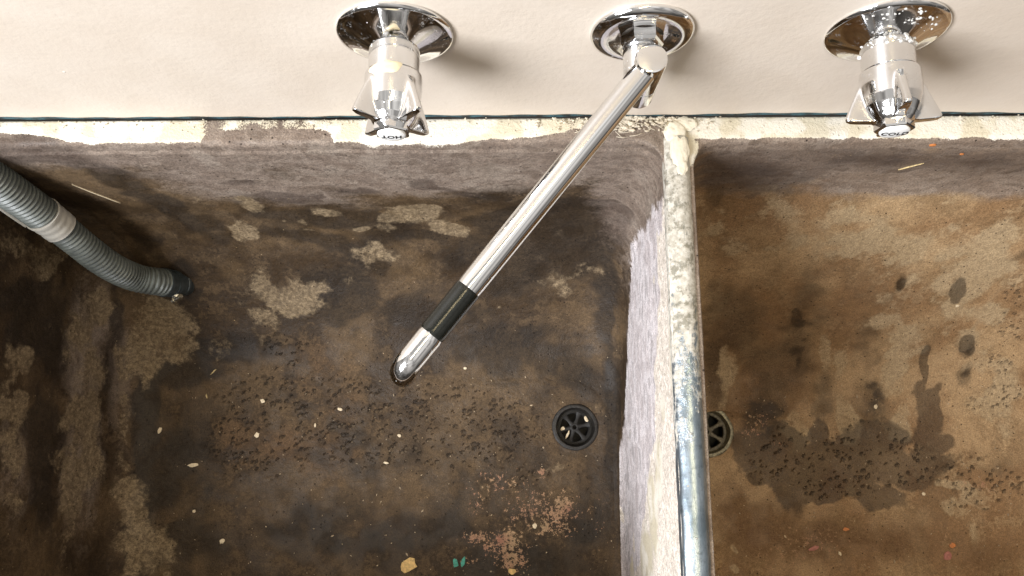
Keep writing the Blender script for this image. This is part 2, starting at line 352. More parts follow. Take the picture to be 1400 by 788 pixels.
def basin_points(rows, cell, drain, rdrain, step, ds=2.6, nfloor=185):
    rows = np.array(rows, float)
    arc = np.concatenate([[0], np.cumsum(np.hypot(np.diff(rows[:,0]), np.diff(rows[:,1])))])
    # denser near the lip
    s = np.concatenate([np.linspace(0, arc[4], 10)[:-1], np.arange(arc[4], arc[-1], ds), [arc[-1]]])
    R = np.stack([np.interp(s, arc, rows[:,k]) for k in range(6)], 1)
    # smooth the kinks below the lip
    S = R.copy()
    for it in range(14):
        S[12:-1] = .25*S[11:-2]+.5*S[12:-1]+.25*S[13:]
    R = S
    L = []
    x0, x1, y0, y1 = cell
    L.append(np.c_[loop(x0, x1, y0, y1, .5, step), np.full(2*(step[0]+step[1])+4*step[2], -362.)])
    L.append(np.c_[loop(x0, x1, y0, y1, .5, step), np.full(len(L[0]), -2.)])
    A = loop(x0+.8, x1-.8, y0+.8, y1-.8, .5, step); B = loop(R[0,2], R[0,3], R[0,4], R[0,1], R[0,5], step)
    for k in range(12):
        t = k/12
        L.append(np.c_[A*(1-t)+B*t, np.zeros(len(A))])
    for r in R:
        L.append(np.c_[loop(r[2], r[3], r[4], r[1], r[5], step), np.full(len(A), r[0])])
    F = L[-1][:,:2]; c = np.array(drain)
    ang = np.arctan2(F[:,1]-c[1], F[:,0]-c[0])
    G = np.c_[c[0]+rdrain*np.cos(ang), c[1]+rdrain*np.sin(ang)]
    for k in range(1, nfloor+1):
        t = k/nfloor
        z = -315-3.5*(t*t*(3-2*t))
        L.append(np.c_[F*(1-t)+G*t, np.full(len(A), z)])
    L.append(np.c_[G, np.full(len(A), -322.)])
    L.append(np.c_[G, np.full(len(A), -365.)])
    return np.array(L)   # rings x points x 3
STEP_L = (215, 165, 20); STEP_R = (210, 165, 20)
CELL_L = (-522, 132.8, -285, 250); CELL_R = (133.2, 776, -285, 250)
DRAIN_L = (71.5, 11); DRAIN_R = (223.5, 5)

# stains plus painted light and shade: centre, two half axes on the surface (mm), strength
STAINS_AND_SHADING = {
 'pale': [  # pale patches, and light painted on the right bowl's rear slope
  (-404,122,-291,36,-13,-18,-16,-31,-15,1),(-384,98,-307,34,6,-1,1,-13,-5,0.9),(-421,99,-297,20,1,-10,-2,-26,-10,0.9),(-256,156,-265,39,-10,-9,-10,-18,-17,0.85),
  (-286,137,-283,19,-11,-10,-9,-10,-9,0.7),(-222,162,-258,25,4,3,0,-8,-8,0.7),(-451,131,-231,5,1,-27,-1,-47,4,0.8),(-450,62,-238,5,2,-33,1,-46,-7,0.75),
  (-450,1,-236,4,0,-28,0,-45,-8,0.75),(-450,-65,-236,3,-3,-21,0,-36,-1,0.8),(-450,-43,-238,2,-1,-15,1,-29,-3,0.9),(-451,-86,-230,2,-2,-17,0,-16,-3,0.8),
  (-437,33,-292,5,0,-12,5,-97,-8,0.62),(-424,-71,-308,13,9,-9,14,-28,-9,0.8),(-403,-115,-315,18,13,-2,23,-30,-3,1),(-433,-105,-300,21,-4,-29,2,-32,-3,0.68),
  (-462,73,-152,1,4,-10,1,-12,-7,1),(-461,43,-152,1,0,-8,0,-9,-2,1),(-463,28,-144,1,-6,-17,0,-10,7,0.9),(-461,-58,-157,2,-9,-15,-1,-6,6,1),
  (-464,68,-134,1,1,-13,0,-27,-4,0.6),(-462,-12,-152,2,0,-21,1,-27,-4,0.55),(-462,176,-153,4,-1,-29,-1,-13,4,0.95),(-460,166,-164,2,4,-16,1,-9,-1,0.9),
  (-460,157,-164,1,2,-7,0,-6,-1,0.9),(-104,218,-156,28,2,7,-1,-3,-13,1),(-82,219,-149,10,0,0,-1,-3,-14,1),(-128,215,-167,12,0,0,-1,-2,-7,0.9),
  (-178,219,-155,16,0,-1,-1,-1,-6,1),(-151,210,-184,8,0,1,-1,-1,-5,1),(-126,211,-180,12,0,0,-2,-3,-11,0.85),(-62,210,-182,15,-1,-2,-1,-3,-9,0.95),
  (-74,212,-178,6,0,0,-1,-2,-7,0.95),(-249,221,-134,12,1,-13,-5,-1,-12,0.9),(-277,209,-186,10,0,0,-5,-5,-16,0.75),(-268,208,-189,7,0,0,-4,-4,-12,0.8),
  (-210,213,-173,6,-1,-4,-2,-2,-5,0.9),(-206,209,-187,8,-1,-3,-1,-1,-4,0.95),(-227,214,-169,4,0,0,-1,-1,-4,0.9),(-294,222,-118,7,0,-4,-5,-1,-11,0.75),
  (-17,141,-279,8,0,0,0,-3,-3,0.7),(56,171,-249,32,0,0,1,-13,-16,0.55),(-140,191,-221,23,0,0,-2,-11,-16,0.62),(44,-38,-318,13,0,0,0,-11,0,0.55),
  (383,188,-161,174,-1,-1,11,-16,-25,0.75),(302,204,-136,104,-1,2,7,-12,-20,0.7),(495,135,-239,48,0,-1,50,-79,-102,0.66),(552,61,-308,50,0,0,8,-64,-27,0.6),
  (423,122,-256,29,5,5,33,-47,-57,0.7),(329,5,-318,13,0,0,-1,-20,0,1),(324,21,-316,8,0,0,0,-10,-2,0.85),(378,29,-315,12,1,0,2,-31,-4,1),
  (384,9,-318,12,0,0,-1,-15,0,1),(374,78,-299,10,0,0,6,-31,-21,0.8),(352,93,-287,8,0,0,5,-16,-16,0.85),(448,21,-316,12,-1,0,-4,-29,-4,0.95),
  (436,78,-300,18,0,0,7,-31,-21,0.9),(440,80,-298,8,0,0,1,-6,-4,1),(516,103,-277,7,0,0,3,-6,-6,1.1),(517,76,-301,7,0,0,2,-7,-5,1),
  (378,-62,-318,7,0,0,-1,-7,0,1.1),(453,-45,-317,7,0,0,0,-4,0,0.9),(488,-57,-316,11,-3,0,-1,-4,0,1),(509,-59,-316,11,-2,0,-1,-5,0,0.95),
  (242,-145,-315,6,0,0,0,-5,0,1),(242,-122,-316,4,0,0,0,-5,0,0.9),(242,46,-312,8,-1,0,-7,-36,-7,0.75),(240,79,-299,7,0,0,3,-23,-16,0.7),
  (522,-85,-316,41,0,0,-4,-32,0,0.6),
 ],
 'dark': [  # dark marks, with shade of steep back, divider and hose painted in
  (-460,112,-160,5,-4,-32,-2,-42,13,0.95),(-462,132,-149,6,2,-46,0,-21,2,0.95),(-457,1,-187,3,0,-26,2,-49,-6,0.9),(-459,15,-171,2,0,-19,1,-21,-3,0.9),
  (-456,94,-187,2,2,-16,0,-43,-7,0.9),(-456,-55,-195,3,-1,-19,1,-42,-6,0.75),(-437,128,-266,5,1,-5,-13,-60,-36,0.75),(-444,88,-270,2,0,-8,1,-48,1,0.8),
  (-380,75,-313,46,4,-2,2,-17,-2,0.85),(-416,1,-312,12,0,-4,7,-98,-2,0.95),(-418,34,-311,14,0,-5,3,-49,-2,0.95),(-392,-48,-315,21,10,-1,20,-36,-1,0.85),
  (-338,100,-307,51,0,0,-1,-16,-7,0.75),(-373,-32,-315,49,0,0,4,-48,0,0.65),(-351,-111,-315,49,0,0,3,-47,0,0.65),(-312,108,-304,50,0,0,-3,-24,-12,0.62),
  (-187,159,-262,49,0,0,-6,-32,-33,0.8),(-148,191,-221,39,0,0,-6,-23,-36,0.7),(-116,137,-283,50,0,0,-3,-29,-25,0.65),(-51,106,-304,42,0,0,-1,-32,-16,0.6),
  (0,98,-308,76,0,0,0,-40,-16,0.65),(67,81,-313,42,0,2,0,-49,-11,0.62),(46,201,-205,69,0,-1,2,-26,-52,0.95),(74,215,-169,52,-5,-16,0,-13,-49,1),
  (15,215,-168,58,2,9,2,-8,-30,0.85),(101,217,-152,20,-4,13,3,-6,-21,0.9),(-33,222,-109,33,1,-10,-1,-1,-11,0.7),(-78,224,-84,13,0,0,-1,-1,-13,0.9),
  (0,190,-222,47,0,0,0,-35,-56,0.8),(-46,196,-213,39,0,0,-1,-17,-27,0.65),(-175,215,-166,85,-5,-12,-5,-6,-21,0.85),(-219,222,-115,40,-5,-5,-5,-1,-16,0.75),
  (-205,205,-198,56,-7,-18,-5,-6,-13,0.85),(-321,216,-164,22,-11,-42,-10,-4,-14,0.85),(-333,220,-142,7,-3,-26,-11,-1,-16,0.8),(-141,223,-101,27,-1,-1,-2,-1,-8,0.7),
  (-241,224,-79,25,-1,-4,-3,0,-9,0.6),(-304,212,-178,19,-7,-23,-12,-6,-19,0.7),(-105,207,-193,61,-3,0,-2,-4,-11,0.8),(-345,224,-67,13,-4,-54,-15,-1,-21,0.85),
  (-363,226,-19,18,-3,-28,-13,-2,-17,0.85),(-389,227,-12,30,-1,1,-11,-3,-19,0.85),(-325,222,-123,11,-2,-33,-10,-1,-16,0.7),(-381,203,-202,18,-11,-20,-12,-7,-14,0.65),
  (115,31,-314,9,0,5,-3,-165,-15,0.8),(104,156,-254,12,-2,8,6,-69,-66,0.75),(-2,-136,-315,73,0,0,0,-20,0,0.8),(-83,-97,-317,57,0,0,0,-20,1,0.65),
  (-221,-112,-316,65,0,0,1,-31,1,0.6),(80,-82,-317,25,0,1,-2,-63,2,0.6),(216,227,-59,58,1,-3,14,-2,-43,1),(308,226,-39,87,0,-1,12,-1,-25,1.05),  # row ends with painted shade of the right bowl's steep back
  (397,227,-44,68,0,-1,15,-1,-26,1.0),(182,224,-87,12,0,0,15,-7,-61,0.8),(-357,178,-239,20,0,0,-5,-10,-14,0.8),(-354,163,-258,15,0,0,-3,-10,-10,0.7),  # more of that shade, then the shadow painted around the hose end
  (-167,-17,-317,166,-1,-2,1,-49,0,0.42),(-181,-97,-316,163,-1,-1,2,-47,1,0.5),(-83,130,-289,133,-1,0,-3,-45,-35,0.5),(510,96,-284,10,0,0,4,-9,-9,1.05),
  (518,71,-304,9,0,0,2,-13,-7,0.9),(470,149,-220,8,-2,-3,2,-10,-14,1),(403,155,-211,8,-1,-2,2,-9,-13,0.9),(500,174,-183,25,4,7,5,-5,-7,0.7),
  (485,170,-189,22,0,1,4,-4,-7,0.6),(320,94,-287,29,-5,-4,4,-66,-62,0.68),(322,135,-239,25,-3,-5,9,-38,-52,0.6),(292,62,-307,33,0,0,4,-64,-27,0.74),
  (239,123,-255,40,0,0,11,-41,-49,0.75),(232,79,-298,26,7,-73,8,-70,-48,0.8),(410,45,-312,22,0,0,0,-41,-9,0.72),(396,101,-280,17,-1,-1,13,-44,-46,0.62),  # row opens with the divider's shadow painted on the right bowl
  (400,135,-239,17,-3,-5,5,-25,-34,0.5),(284,21,-316,28,0,0,-1,-30,-4,0.7),(355,46,-312,13,0,0,0,-33,-7,0.7),(544,-37,-316,41,0,0,-2,-16,0,0.5),
 ],
 'damp': [
  (298,-26,-318,36,0,0,-2,-28,0,1.15),(273,-19,-318,23,0,0,-2,-24,0,1.1),(337,-48,-318,40,-7,0,-8,-28,0,1.15),(348,-68,-318,20,0,0,-1,-10,0,1.1),
  (371,-36,-318,49,0,0,-3,-34,0,1.1),(415,-16,-317,35,0,0,-2,-24,0,1.1),(425,-36,-317,41,0,0,-2,-24,0,1.1),(410,-68,-317,25,0,0,-1,-14,0,1.1),
  (462,-37,-317,28,4,0,0,-11,0,1.05),(444,-53,-317,25,0,0,-1,-13,0,1),(316,-3,-318,12,0,0,-1,-13,0,0.9),(350,5,-318,10,0,0,-1,-15,0,1),
  (476,29,-315,18,0,0,-1,-36,-5,1.1),(486,-8,-316,20,0,0,-1,-10,0,1.1),(468,4,-317,10,0,0,-2,-25,0,1),(469,73,-302,7,0,0,5,-25,-15,1.05),
  (467,53,-311,12,0,0,1,-18,-5,0.95),(510,96,-284,9,0,0,4,-9,-9,0.9),(470,149,-220,7,-2,-2,2,-9,-13,0.8),(403,155,-211,7,-1,-2,2,-8,-12,0.7),
  (519,68,-305,8,0,0,1,-8,-4,0.8),(320,94,-287,22,-3,-3,4,-59,-55,0.4),(359,29,-315,10,0,0,-1,-28,-4,0.42),(410,45,-312,17,0,0,0,-41,-8,0.42),
  (284,30,-315,25,0,0,0,-33,-6,0.42),
 ],
 'mauve': [  # mauve-grey skin, also part of the shade band painted behind the right bowl
  (-268,226,-20,176,2,-8,-12,-3,-30,0.9),(-59,226,-23,180,-1,-1,-4,-3,-42,1),(-89,225,-64,127,0,-1,-6,-2,-44,0.95),(-230,223,-87,89,-2,-28,-14,-2,-38,0.85),
  (-254,225,-62,64,-1,-30,-21,-2,-50,0.85),(13,226,-40,93,1,-3,1,-2,-47,1),(103,224,-64,33,-10,28,15,-11,-102,0.95),(119,214,-18,17,-13,35,8,-21,-46,0.95),
  (124,133,-135,0,-14,77,-1,-108,-22,0.9),(124,175,-105,2,-22,86,-1,-79,-13,1),(111,215,-121,21,-13,42,12,-17,-84,0.9),(124,27,-204,0,-2,57,0,-115,-26,1),
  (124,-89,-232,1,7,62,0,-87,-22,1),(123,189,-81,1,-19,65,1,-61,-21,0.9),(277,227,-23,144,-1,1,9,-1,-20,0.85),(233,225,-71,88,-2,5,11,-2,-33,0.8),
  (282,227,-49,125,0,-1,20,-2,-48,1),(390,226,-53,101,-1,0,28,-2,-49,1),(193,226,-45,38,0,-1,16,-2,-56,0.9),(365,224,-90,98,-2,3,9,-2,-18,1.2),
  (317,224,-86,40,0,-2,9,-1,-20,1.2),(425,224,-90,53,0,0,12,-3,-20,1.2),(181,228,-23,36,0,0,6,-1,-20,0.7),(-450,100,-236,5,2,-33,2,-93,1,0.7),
  (-449,-29,-243,5,-3,-32,0,-89,-3,0.6),(-462,-25,-154,3,-1,-27,0,-60,-11,0.5),(-441,81,-282,8,2,-23,1,-104,-17,0.5),
 ],
 'pit': [
  (-236,33,-316,92,-8,-1,-2,-41,-1,0.8),(-284,0,-316,66,0,-1,3,-49,0,0.75),(-169,32,-317,59,0,-1,1,-30,-1,0.75),(-85,24,-318,92,0,-1,0,-33,-1,0.95),
  (-34,15,-318,67,0,-1,0,-30,-1,0.95),(-118,-1,-317,92,-1,-1,0,-25,0,0.9),(-51,-18,-318,58,0,0,0,-18,0,0.8),(-9,31,-318,34,0,0,0,-22,-1,0.7),
  (-266,99,-307,34,0,0,-2,-21,-9,0.75),(-304,50,-315,42,0,0,1,-22,0,0.7),(15,-42,-318,41,0,0,0,-16,0,0.6),(73,-51,-318,21,0,0,0,-21,0,0.55),
  (-184,-17,-317,50,0,-1,1,-21,0,0.7),(323,-24,-318,50,0,0,-2,-26,0,1.1),(372,-28,-318,50,0,1,-3,-32,0,1.2),(413,-28,-317,41,0,0,-3,-28,0,1.1),
  (445,-37,-317,33,0,0,-2,-16,0,0.9),(345,-60,-318,25,0,0,-1,-13,0,0.9),(547,128,-249,19,0,-1,18,-27,-34,1),(561,45,-313,50,0,0,0,-25,-5,0.5),
  (526,-53,-316,49,0,1,-3,-29,0,0.7),(548,77,-300,25,0,0,6,-24,-15,0.6),
 ],
 'rust': [
  (-217,-17,-316,41,0,0,1,-32,0,0.75),(-259,-8,-316,33,0,0,1,-24,0,0.8),(-309,0,-315,33,0,0,2,-33,0,0.6),(-220,83,-313,51,0,0,-1,-41,-10,0.5),
  (-194,32,-316,34,0,0,1,-25,0,0.55),(-148,-97,-316,49,0,0,0,-16,0,0.5),(276,-99,-317,57,0,0,-3,-39,1,0.9),(340,-115,-316,73,0,0,-3,-31,1,0.8),
  (421,-115,-316,73,0,0,-4,-31,1,0.7),(245,-75,-318,33,0,0,-3,-40,1,0.8),(516,-131,-316,48,0,0,-3,-23,0,0.6),(376,29,-315,33,0,0,-1,-49,-8,0.7),
  (326,62,-308,42,0,0,5,-64,-28,0.7),(289,115,-263,48,0,0,18,-56,-64,0.6),(377,135,-239,71,0,0,26,-52,-68,0.55),(452,93,-287,49,0,0,21,-60,-52,0.5),
  (267,46,-312,42,0,0,1,-49,-13,0.8),(240,79,-299,25,0,0,9,-70,-47,0.9),(323,166,-195,90,0,0,12,-23,-34,0.45),
 ],
 'paint': [
  (137,228,0,8,1,0,1,-15,0,1.3),(138,238,0,9,0,0,0,-6,0,1.3),(124,-66,-132,0,2,26,-2,-37,5,1.0),(124,-26,-96,0,1,18,-1,-30,-2,0.85),
  (124,-113,-177,0,6,41,0,-27,-6,1.05),(123,22,-68,0,-1,16,-1,-19,-1,0.6),(123,54,-21,0,-1,10,-4,-68,4,0.6),(124,-137,-266,0,2,15,-1,-22,-1,0.8),
 ],
 'flake': [
  (52,-86,-317,21,0,0,0,-20,1,0.9),(56,-74,-317,10,0,0,0,-13,0,1),(35,-98,-317,11,0,0,0,-11,0,0.9),(31,-78,-317,49,0,0,0,-24,1,0.62),
  (-42,-109,-316,18,0,0,0,-7,0,0.95),(-10,-117,-316,24,-4,0,-3,-17,0,0.95),(-2,-132,-316,18,0,0,0,-12,0,1),(-50,-136,-316,16,0,0,0,-7,0,0.7),
  (-38,-74,-317,20,0,0,0,-19,1,0.55),(-18,-50,-318,41,0,0,0,-16,0,0.55),(32,-38,-318,7,0,0,0,-7,0,1),(19,-82,-317,25,0,0,0,-24,1,0.7),
  (284,21,-316,25,0,0,0,-11,-2,0.6),(271,5,-319,13,0,0,-1,-10,0,0.7),(299,-11,-318,17,0,0,-1,-8,0,0.5),(340,-115,-316,49,0,0,-2,-19,1,0.5),
  (306,-130,-316,48,0,0,-1,-15,0,0.5),(525,-59,-316,24,-4,0,-2,-7,0,0.8),(485,-120,-316,16,0,0,-2,-15,0,0.5),(96,-98,-316,16,0,1,-1,-31,1,0.4),
 ],
}

def stain_shading_field(V, rows):
    out = np.zeros(len(V))
    for r in rows:
        c = np.array(r[:3], float); e1 = np.array(r[3:6], float); e2 = np.array(r[6:9], float); s = r[9]
        R = 2.3*max(np.linalg.norm(e1), np.linalg.norm(e2), 4)
        idx = np.where((np.abs(V-c) < R).all(1))[0]
        if not len(idx): continue
        if np.linalg.norm(e1) < 2: e1 = np.array([2.5,0,0])
        if np.linalg.norm(e2) < 2: e2 = np.array([0,2.,-1.5])
        A = np.c_[e1, e2]; q = V[idx]-c
        G = np.linalg.inv(A.T@A+np.eye(2)*.05)
        uv = q@A@G; rest = q-uv@A.T
        d2 = (uv**2).sum(1)+(rest**2).sum(1)/(18.**2)
        out[idx] = np.maximum(out[idx], s*np.exp(-d2*.693))
    return out
PAINT_X = [-520,-405,-380,-350,-330,-245,-238,-160,-145,-141,-40,20,60,85,118,128,145,380,776]
PAINT_Y = [240, 241, 238, 233, 230.5, 230.5, 238, 238.5, 238, 230,229.5,234, 239,246,243,230,232,230.5,230]
def make_basin(rows, cell, drain, rdrain, step, right, tub):
    P = basin_points(rows, cell, drain, rdrain, step); nr, nc, _ = P.shape
    V = P.reshape(-1, 3); Q = grid_faces(nr, nc)
    clean = V.copy()
    # hand made surface: long waves and fine unevenness pushed along the normal
    du = np.roll(P, -1, 1)-np.roll(P, 1, 1); dv = np.gradient(P, axis=0); nrm = np.cross(du, dv).reshape(-1, 3)
    ln = np.linalg.norm(nrm, axis=1)[:,None]; nrm = nrm/np.maximum(ln, 1e-6)
    row = np.repeat(np.arange(nr), nc)
    fade = ((row > 3) & (row < nr-6)).astype(float)*np.where(V[:,2] > -1, .35, 1.)
    V = V+nrm*(fade*((fbm(clean, 70, 3, 3)-.5)*3.2+(fbm(clean, 9, 3, 9)-.5)*1.1))[:,None]
    W = clean+np.stack([fbm(clean, 16, 3, 31+k)-.5 for k in range(3)], 1)*14
    at = {k: stain_shading_field(W, v) for k, v in STAINS_AND_SHADING.items()}
    # every skin the lists leave bare still varies
    pe = np.interp(clean[:,0], PAINT_X, PAINT_Y)
    on_rim = (clean[:,2] > -9) & (clean[:,1] > 227)
    band = np.clip(.5+(clean[:,1]-pe-clean[:,2]*-.8*0)/7., 0, 1.)
    gap = np.where((clean[:,0] > -245) & (clean[:,0] < -141), .56, 1.)
    gap = np.where((clean[:,0] > 45) & (clean[:,0] < 122), .60, gap)
    at['paint'] = np.maximum(at['paint'], np.where(on_rim, band*gap, 0))
    up = (clean[:,2] > -14)
    at['mauve'] = np.maximum(at['mauve'], up*.8)
    at['right'] = np.full(len(V), 1. if right else 0.)
    def spread(f): return np.clip(.5+(f-f.mean())*1.5, 0, 1)
    at['cloud'] = spread(fbm(clean, 60, 5, 41)); at['blotch'] = spread(fbm(clean, 16, 3, 57)); at['mottle'] = spread(fbm(W, 28, 4, 71))
    at['smear'] = spread(fbm(clean*np.array([1,1,1.9])+np.stack([fbm(clean, 40, 2, 91+k)-.5 for k in range(3)], 1)*30, 20, 4, 83))
    face = np.clip((clean[:,0]-117)/3., 0, 1)*(clean[:,0] < 132)*np.clip((224-clean[:,1])/70, 0, 1) if not right else np.zeros(len(V))
    low = np.clip(1-(clean[:,2]+45+.45*(clean[:,1]))/-260., 0, 1) if not right else 0
    face = face*np.clip((clean[:,1]*-.55-clean[:,2]*-1+330+0*clean[:,1])/60, 0, 1)
    at['skin'] = face
    hh = np.interp(clean[:,1], [-150,-100,0,60,120,200], [-260,-200,-115,-90,-60,-20])
    at['skin_edge'] = np.clip(.5+(clean[:,2]-hh)/30., 0, 1)
    me = quad_mesh_fast('basin', V, Q[:, ::-1] if False else Q, at)
    fix = me
    o = link('basin', me, M['concrete'], tub)
    return o, V
# ---------------------------------------------------------------- the wall behind the tub
wn = 60
xs = np.concatenate([[-1500,-1100], np.linspace(-700, 900, 300), [1200,1700]]); zs = np.concatenate([[7.2, 7.9, 9.2, 11], np.linspace(14, 900, 46)])
Vw = []
for i, z in enumerate(zs):
    for x in xs:
        wob = 1.5*math.sin(x*.031+1)*math.sin(x*.0113)+.6*math.sin(x*.17)
        y = 248+(3.2, 1.2, .35, 0)[i] if i < 4 else 248
        Vw.append((x, y, z+(wob if i < 4 else 0)))
Fw = grid_faces(len(zs), len(xs), False)[:, ::-1].tolist()
nb = len(Vw)
Vw += [(-1500,262,7.2),(1700,262,7.2),(-1500,262,900),(1700,262,900)]
Fw += [[0, nb, nb+1, len(xs)-1], [nb, nb+2, nb+3, nb+1]]
wall = build('wall', (Vw, Fw), M['wall'], None, True, 30, kind='structure'); tag(wall, 'cream painted wall with fine roller texture behind the tub')
# old teal coat showing in the joint under the cream paint
Vt = []
xs2 = np.linspace(-1500, 1700, 500)
for x in xs2:
    h = 7.9+1.5*math.sin(x*.031+1)*math.sin(x*.0113)+.6*math.sin(x*.17)
    for (y, z) in ((249.8, 2.6+1.1*math.sin(x*.13)*math.sin(x*.037)), (249.3, h), (256, h+.3), (256, 2.6)): Vt.append((x, y, z))
tl = build('paint_strip', (Vt, grid_faces(len(xs2), 4).tolist()), M['teal'], wall, False); tl['label'] = 'teal strip of old paint in the joint above the rim'

# ---------------------------------------------------------------- the concrete tub
tub = thing('laundry_tub', (0,0,-362), 'old grey brown concrete laundry tub with two stained bowls under the cream wall', 'sink')
def under(o, root):                                       # keep world coordinates for a child of an Empty
    o.parent = root; o.matrix_parent_inverse = Matrix.Translation(-Vector(root.location)); return o
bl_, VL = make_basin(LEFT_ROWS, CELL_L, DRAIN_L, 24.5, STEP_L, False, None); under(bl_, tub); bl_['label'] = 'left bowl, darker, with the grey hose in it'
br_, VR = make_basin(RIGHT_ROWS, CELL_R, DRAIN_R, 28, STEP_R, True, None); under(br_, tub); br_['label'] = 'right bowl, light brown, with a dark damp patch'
ALLV = np.concatenate([VL, VR])
def ground(x, y, lo=-400, hi=-20):
    m = (np.abs(ALLV[:,0]-x) < 6) & (np.abs(ALLV[:,1]-y) < 6) & (ALLV[:,2] > lo) & (ALLV[:,2] < hi)
    q = ALLV[m]; d = np.hypot(q[:,0]-x, q[:,1]-y); return q[np.argsort(d)[:4],2].max()
# metal edging on the divider
prof = [(120.6,-9),(120.2,-4),(120.8,.4),(122.2,2.2),(124.5,3.4),(127.5,4.6),(131,5.5),(133.4,5.3),(136,4.4),(138.4,2.9),(140.2,.6),(141.4,-3),(142,-7.5),(142.3,-13),(141,-13.4)]
ys = np.linspace(-262, 232, 260)
pp = np.array([(x, y, z) for y in ys for (x, z) in prof])
w_ = (fbm(pp, 60, 2, 5)-.5)*1.8+(fbm(pp, 9, 3, 8)-.5)*1.2*np.where(pp[:,1] > 60, 1.5, .8)
pp[:,2] += w_; pp[:,0] += (fbm(pp, 12, 3, 12)-.5)*1.0
ed = build('metal_edging', (pp.tolist(), grid_faces(len(ys), len(prof), False).tolist()), M['edging'], None); under(ed, tub)
ed['label'] = 'bluish metal edging on the divider, crusted with old paint near the wall'

def lump(cx, cy, cz, rx, ry, rz, seed, n=14, amp=.7):
    V = []
    for i in range(n+1):
        th = math.pi*i/n
        for j in range(n*2):
            a = math.pi*j/n; V.append((math.sin(th)*math.cos(a), math.sin(th)*math.sin(a), math.cos(th)))
    V = np.array(V); k = 1+(fbm(V*3+seed*7.1, 1.6, 3, seed)-.5)*2*amp
    V = V*k[:,None]*np.array([rx, ry, rz])+np.array([cx, cy, cz])
    return V.tolist(), grid_faces(n+1, n*2).tolist()
# thick cream dab where the divider meets the rim
dab = join(lump(130,236,2.6,9,9,2.6,3,30,.28), lump(132,219,4.6,7.2,14,2.2,9,34,.26), lump(138,243,1.6,9,6,1.6,5,26,.35), lump(133,206,4.8,4.5,8,1.5,12,26,.3))
o = build('paint_dab', dab, plain('thick_cream_paint', (.78,.72,.58), .5, 0, .08, 6, .4), None); under(o, tub); o['label'] = 'thick cream paint dab on the end of the divider'
rr = random.Random(4); parts_ = []
for k in range(260):
    x = rr.gauss(88, 15) if k < 130 else (rr.gauss(124, 8) if k < 170 else rr.uniform(20, 160)); y = rr.triangular(236, 250, 248); s = rr.uniform(.4, 1.7)*(1.2 if k < 60 else .7)
    parts_.append(lump(x, y, .8+s*.4, s*rr.uniform(.8,2), s, s*.8, k+20, 5, .9))
for k in range(170):
    x = rr.uniform(-420, 560); parts_.append(lump(x, rr.triangular(241, 250, 249), .4, rr.uniform(.3,1.2), rr.uniform(.3,.8), rr.uniform(.3,.7), k+300, 4, .8))
o = build('plaster_crumbs', join(*parts_), M['plaster'], None, True, 60, kind='stuff'); under(o, tub); o['label'] = 'crumbling cream plaster along the back rim'
fib = []
for k in range(26):
    x = rr.gauss(86, 20); y = rr.uniform(232, 248); a = rr.uniform(-.9, .9); L_ = rr.uniform(5, 14)
    pts = [(x+math.cos(a)*L_*t, y+math.sin(a)*L_*t-1.5*math.sin(t*3), 1.0+2.2*math.sin(t*3.1)) for t in np.linspace(0, 1, 7)]
    fib.append(sweep(pts, [.28]*7, 5))
o = build('plaster_fibres', join(*fib), M['plaster'], None, True, 60, kind='stuff'); under(o, tub)

# ---------------------------------------------------------------- drains
def drain_fitting(x, y, z, r, label, dark):
    g = bpy.data.objects.new('drain', None); C.objects.link(g); g.location = Vector((x, y, z))*MM; under(g, tub); g['label'] = label
    base = [(r+3.2,-1.2),(r+3.4,.4),(r+2.8,1.1),(r+1.2,1.4),(r-.8,1.3),(r-2.2,-1.5),(r-3.0,-5),(r-3.2,-9)]
    n = 72; V, F = lathe(base, n, 'Z', False); V = np.array(V)
    V[:,2] += (fbm(V, 8, 3, 5)-.5)*1.4; V[:,:2] *= (1+(fbm(V, 14, 2, 6)-.5)[:,None]*.05)
    build('flange', (V.tolist(), F), M['near_black'] if dark else M['brass'], g)  # left flange near black, right one brass
    build('cup', lathe([(r-2.4,-4),(r-2.9,-12),(r-3.2,-40),(.5,-42)], 56, 'Z', False), M['void'], g)
    zz = -11 if dark else -7; R = r-3.2; bars = []
    bars.append(lathe([(R,zz-1),(R,zz+1.4),(R-3.2,zz+1.9),(R-4.0,zz+.6),(R-4.0,zz-1)], 56, 'Z', False))
    bars.append(lathe([(4.6,zz-1),(4.6,zz+1.6),(3.6,zz+2.1),(2.4,zz+1.6),(2.4,zz-1)], 30, 'Z', False))
    for k in range(6):
        a = math.pi/3*k+(.2 if dark else .52)
        pts = []
        for t in np.linspace(3.6, R-2.2, 9): pts.append((t*math.cos(a), t*math.sin(a), zz+.6))
        rad = [1.9+(1.2 if t < 3 else 0)*(1-t/3)+3.2*max(0,(t-4)/4.)**2 for t in range(9)]
        bars.append(sweep(pts, [q*1.0 for q in rad], 10, True, .35))
    build('grate', join(*bars), M['void'] if dark else M['grate'], g, True, 50)
    return g
dl = drain_fitting(71.5, 11, -318.5, 23, 'black drain in the left bowl', True)
dr = drain_fitting(223.5, 5, -318.5, 25.5, 'drain of the right bowl with a tarnished grate of round holes', False)

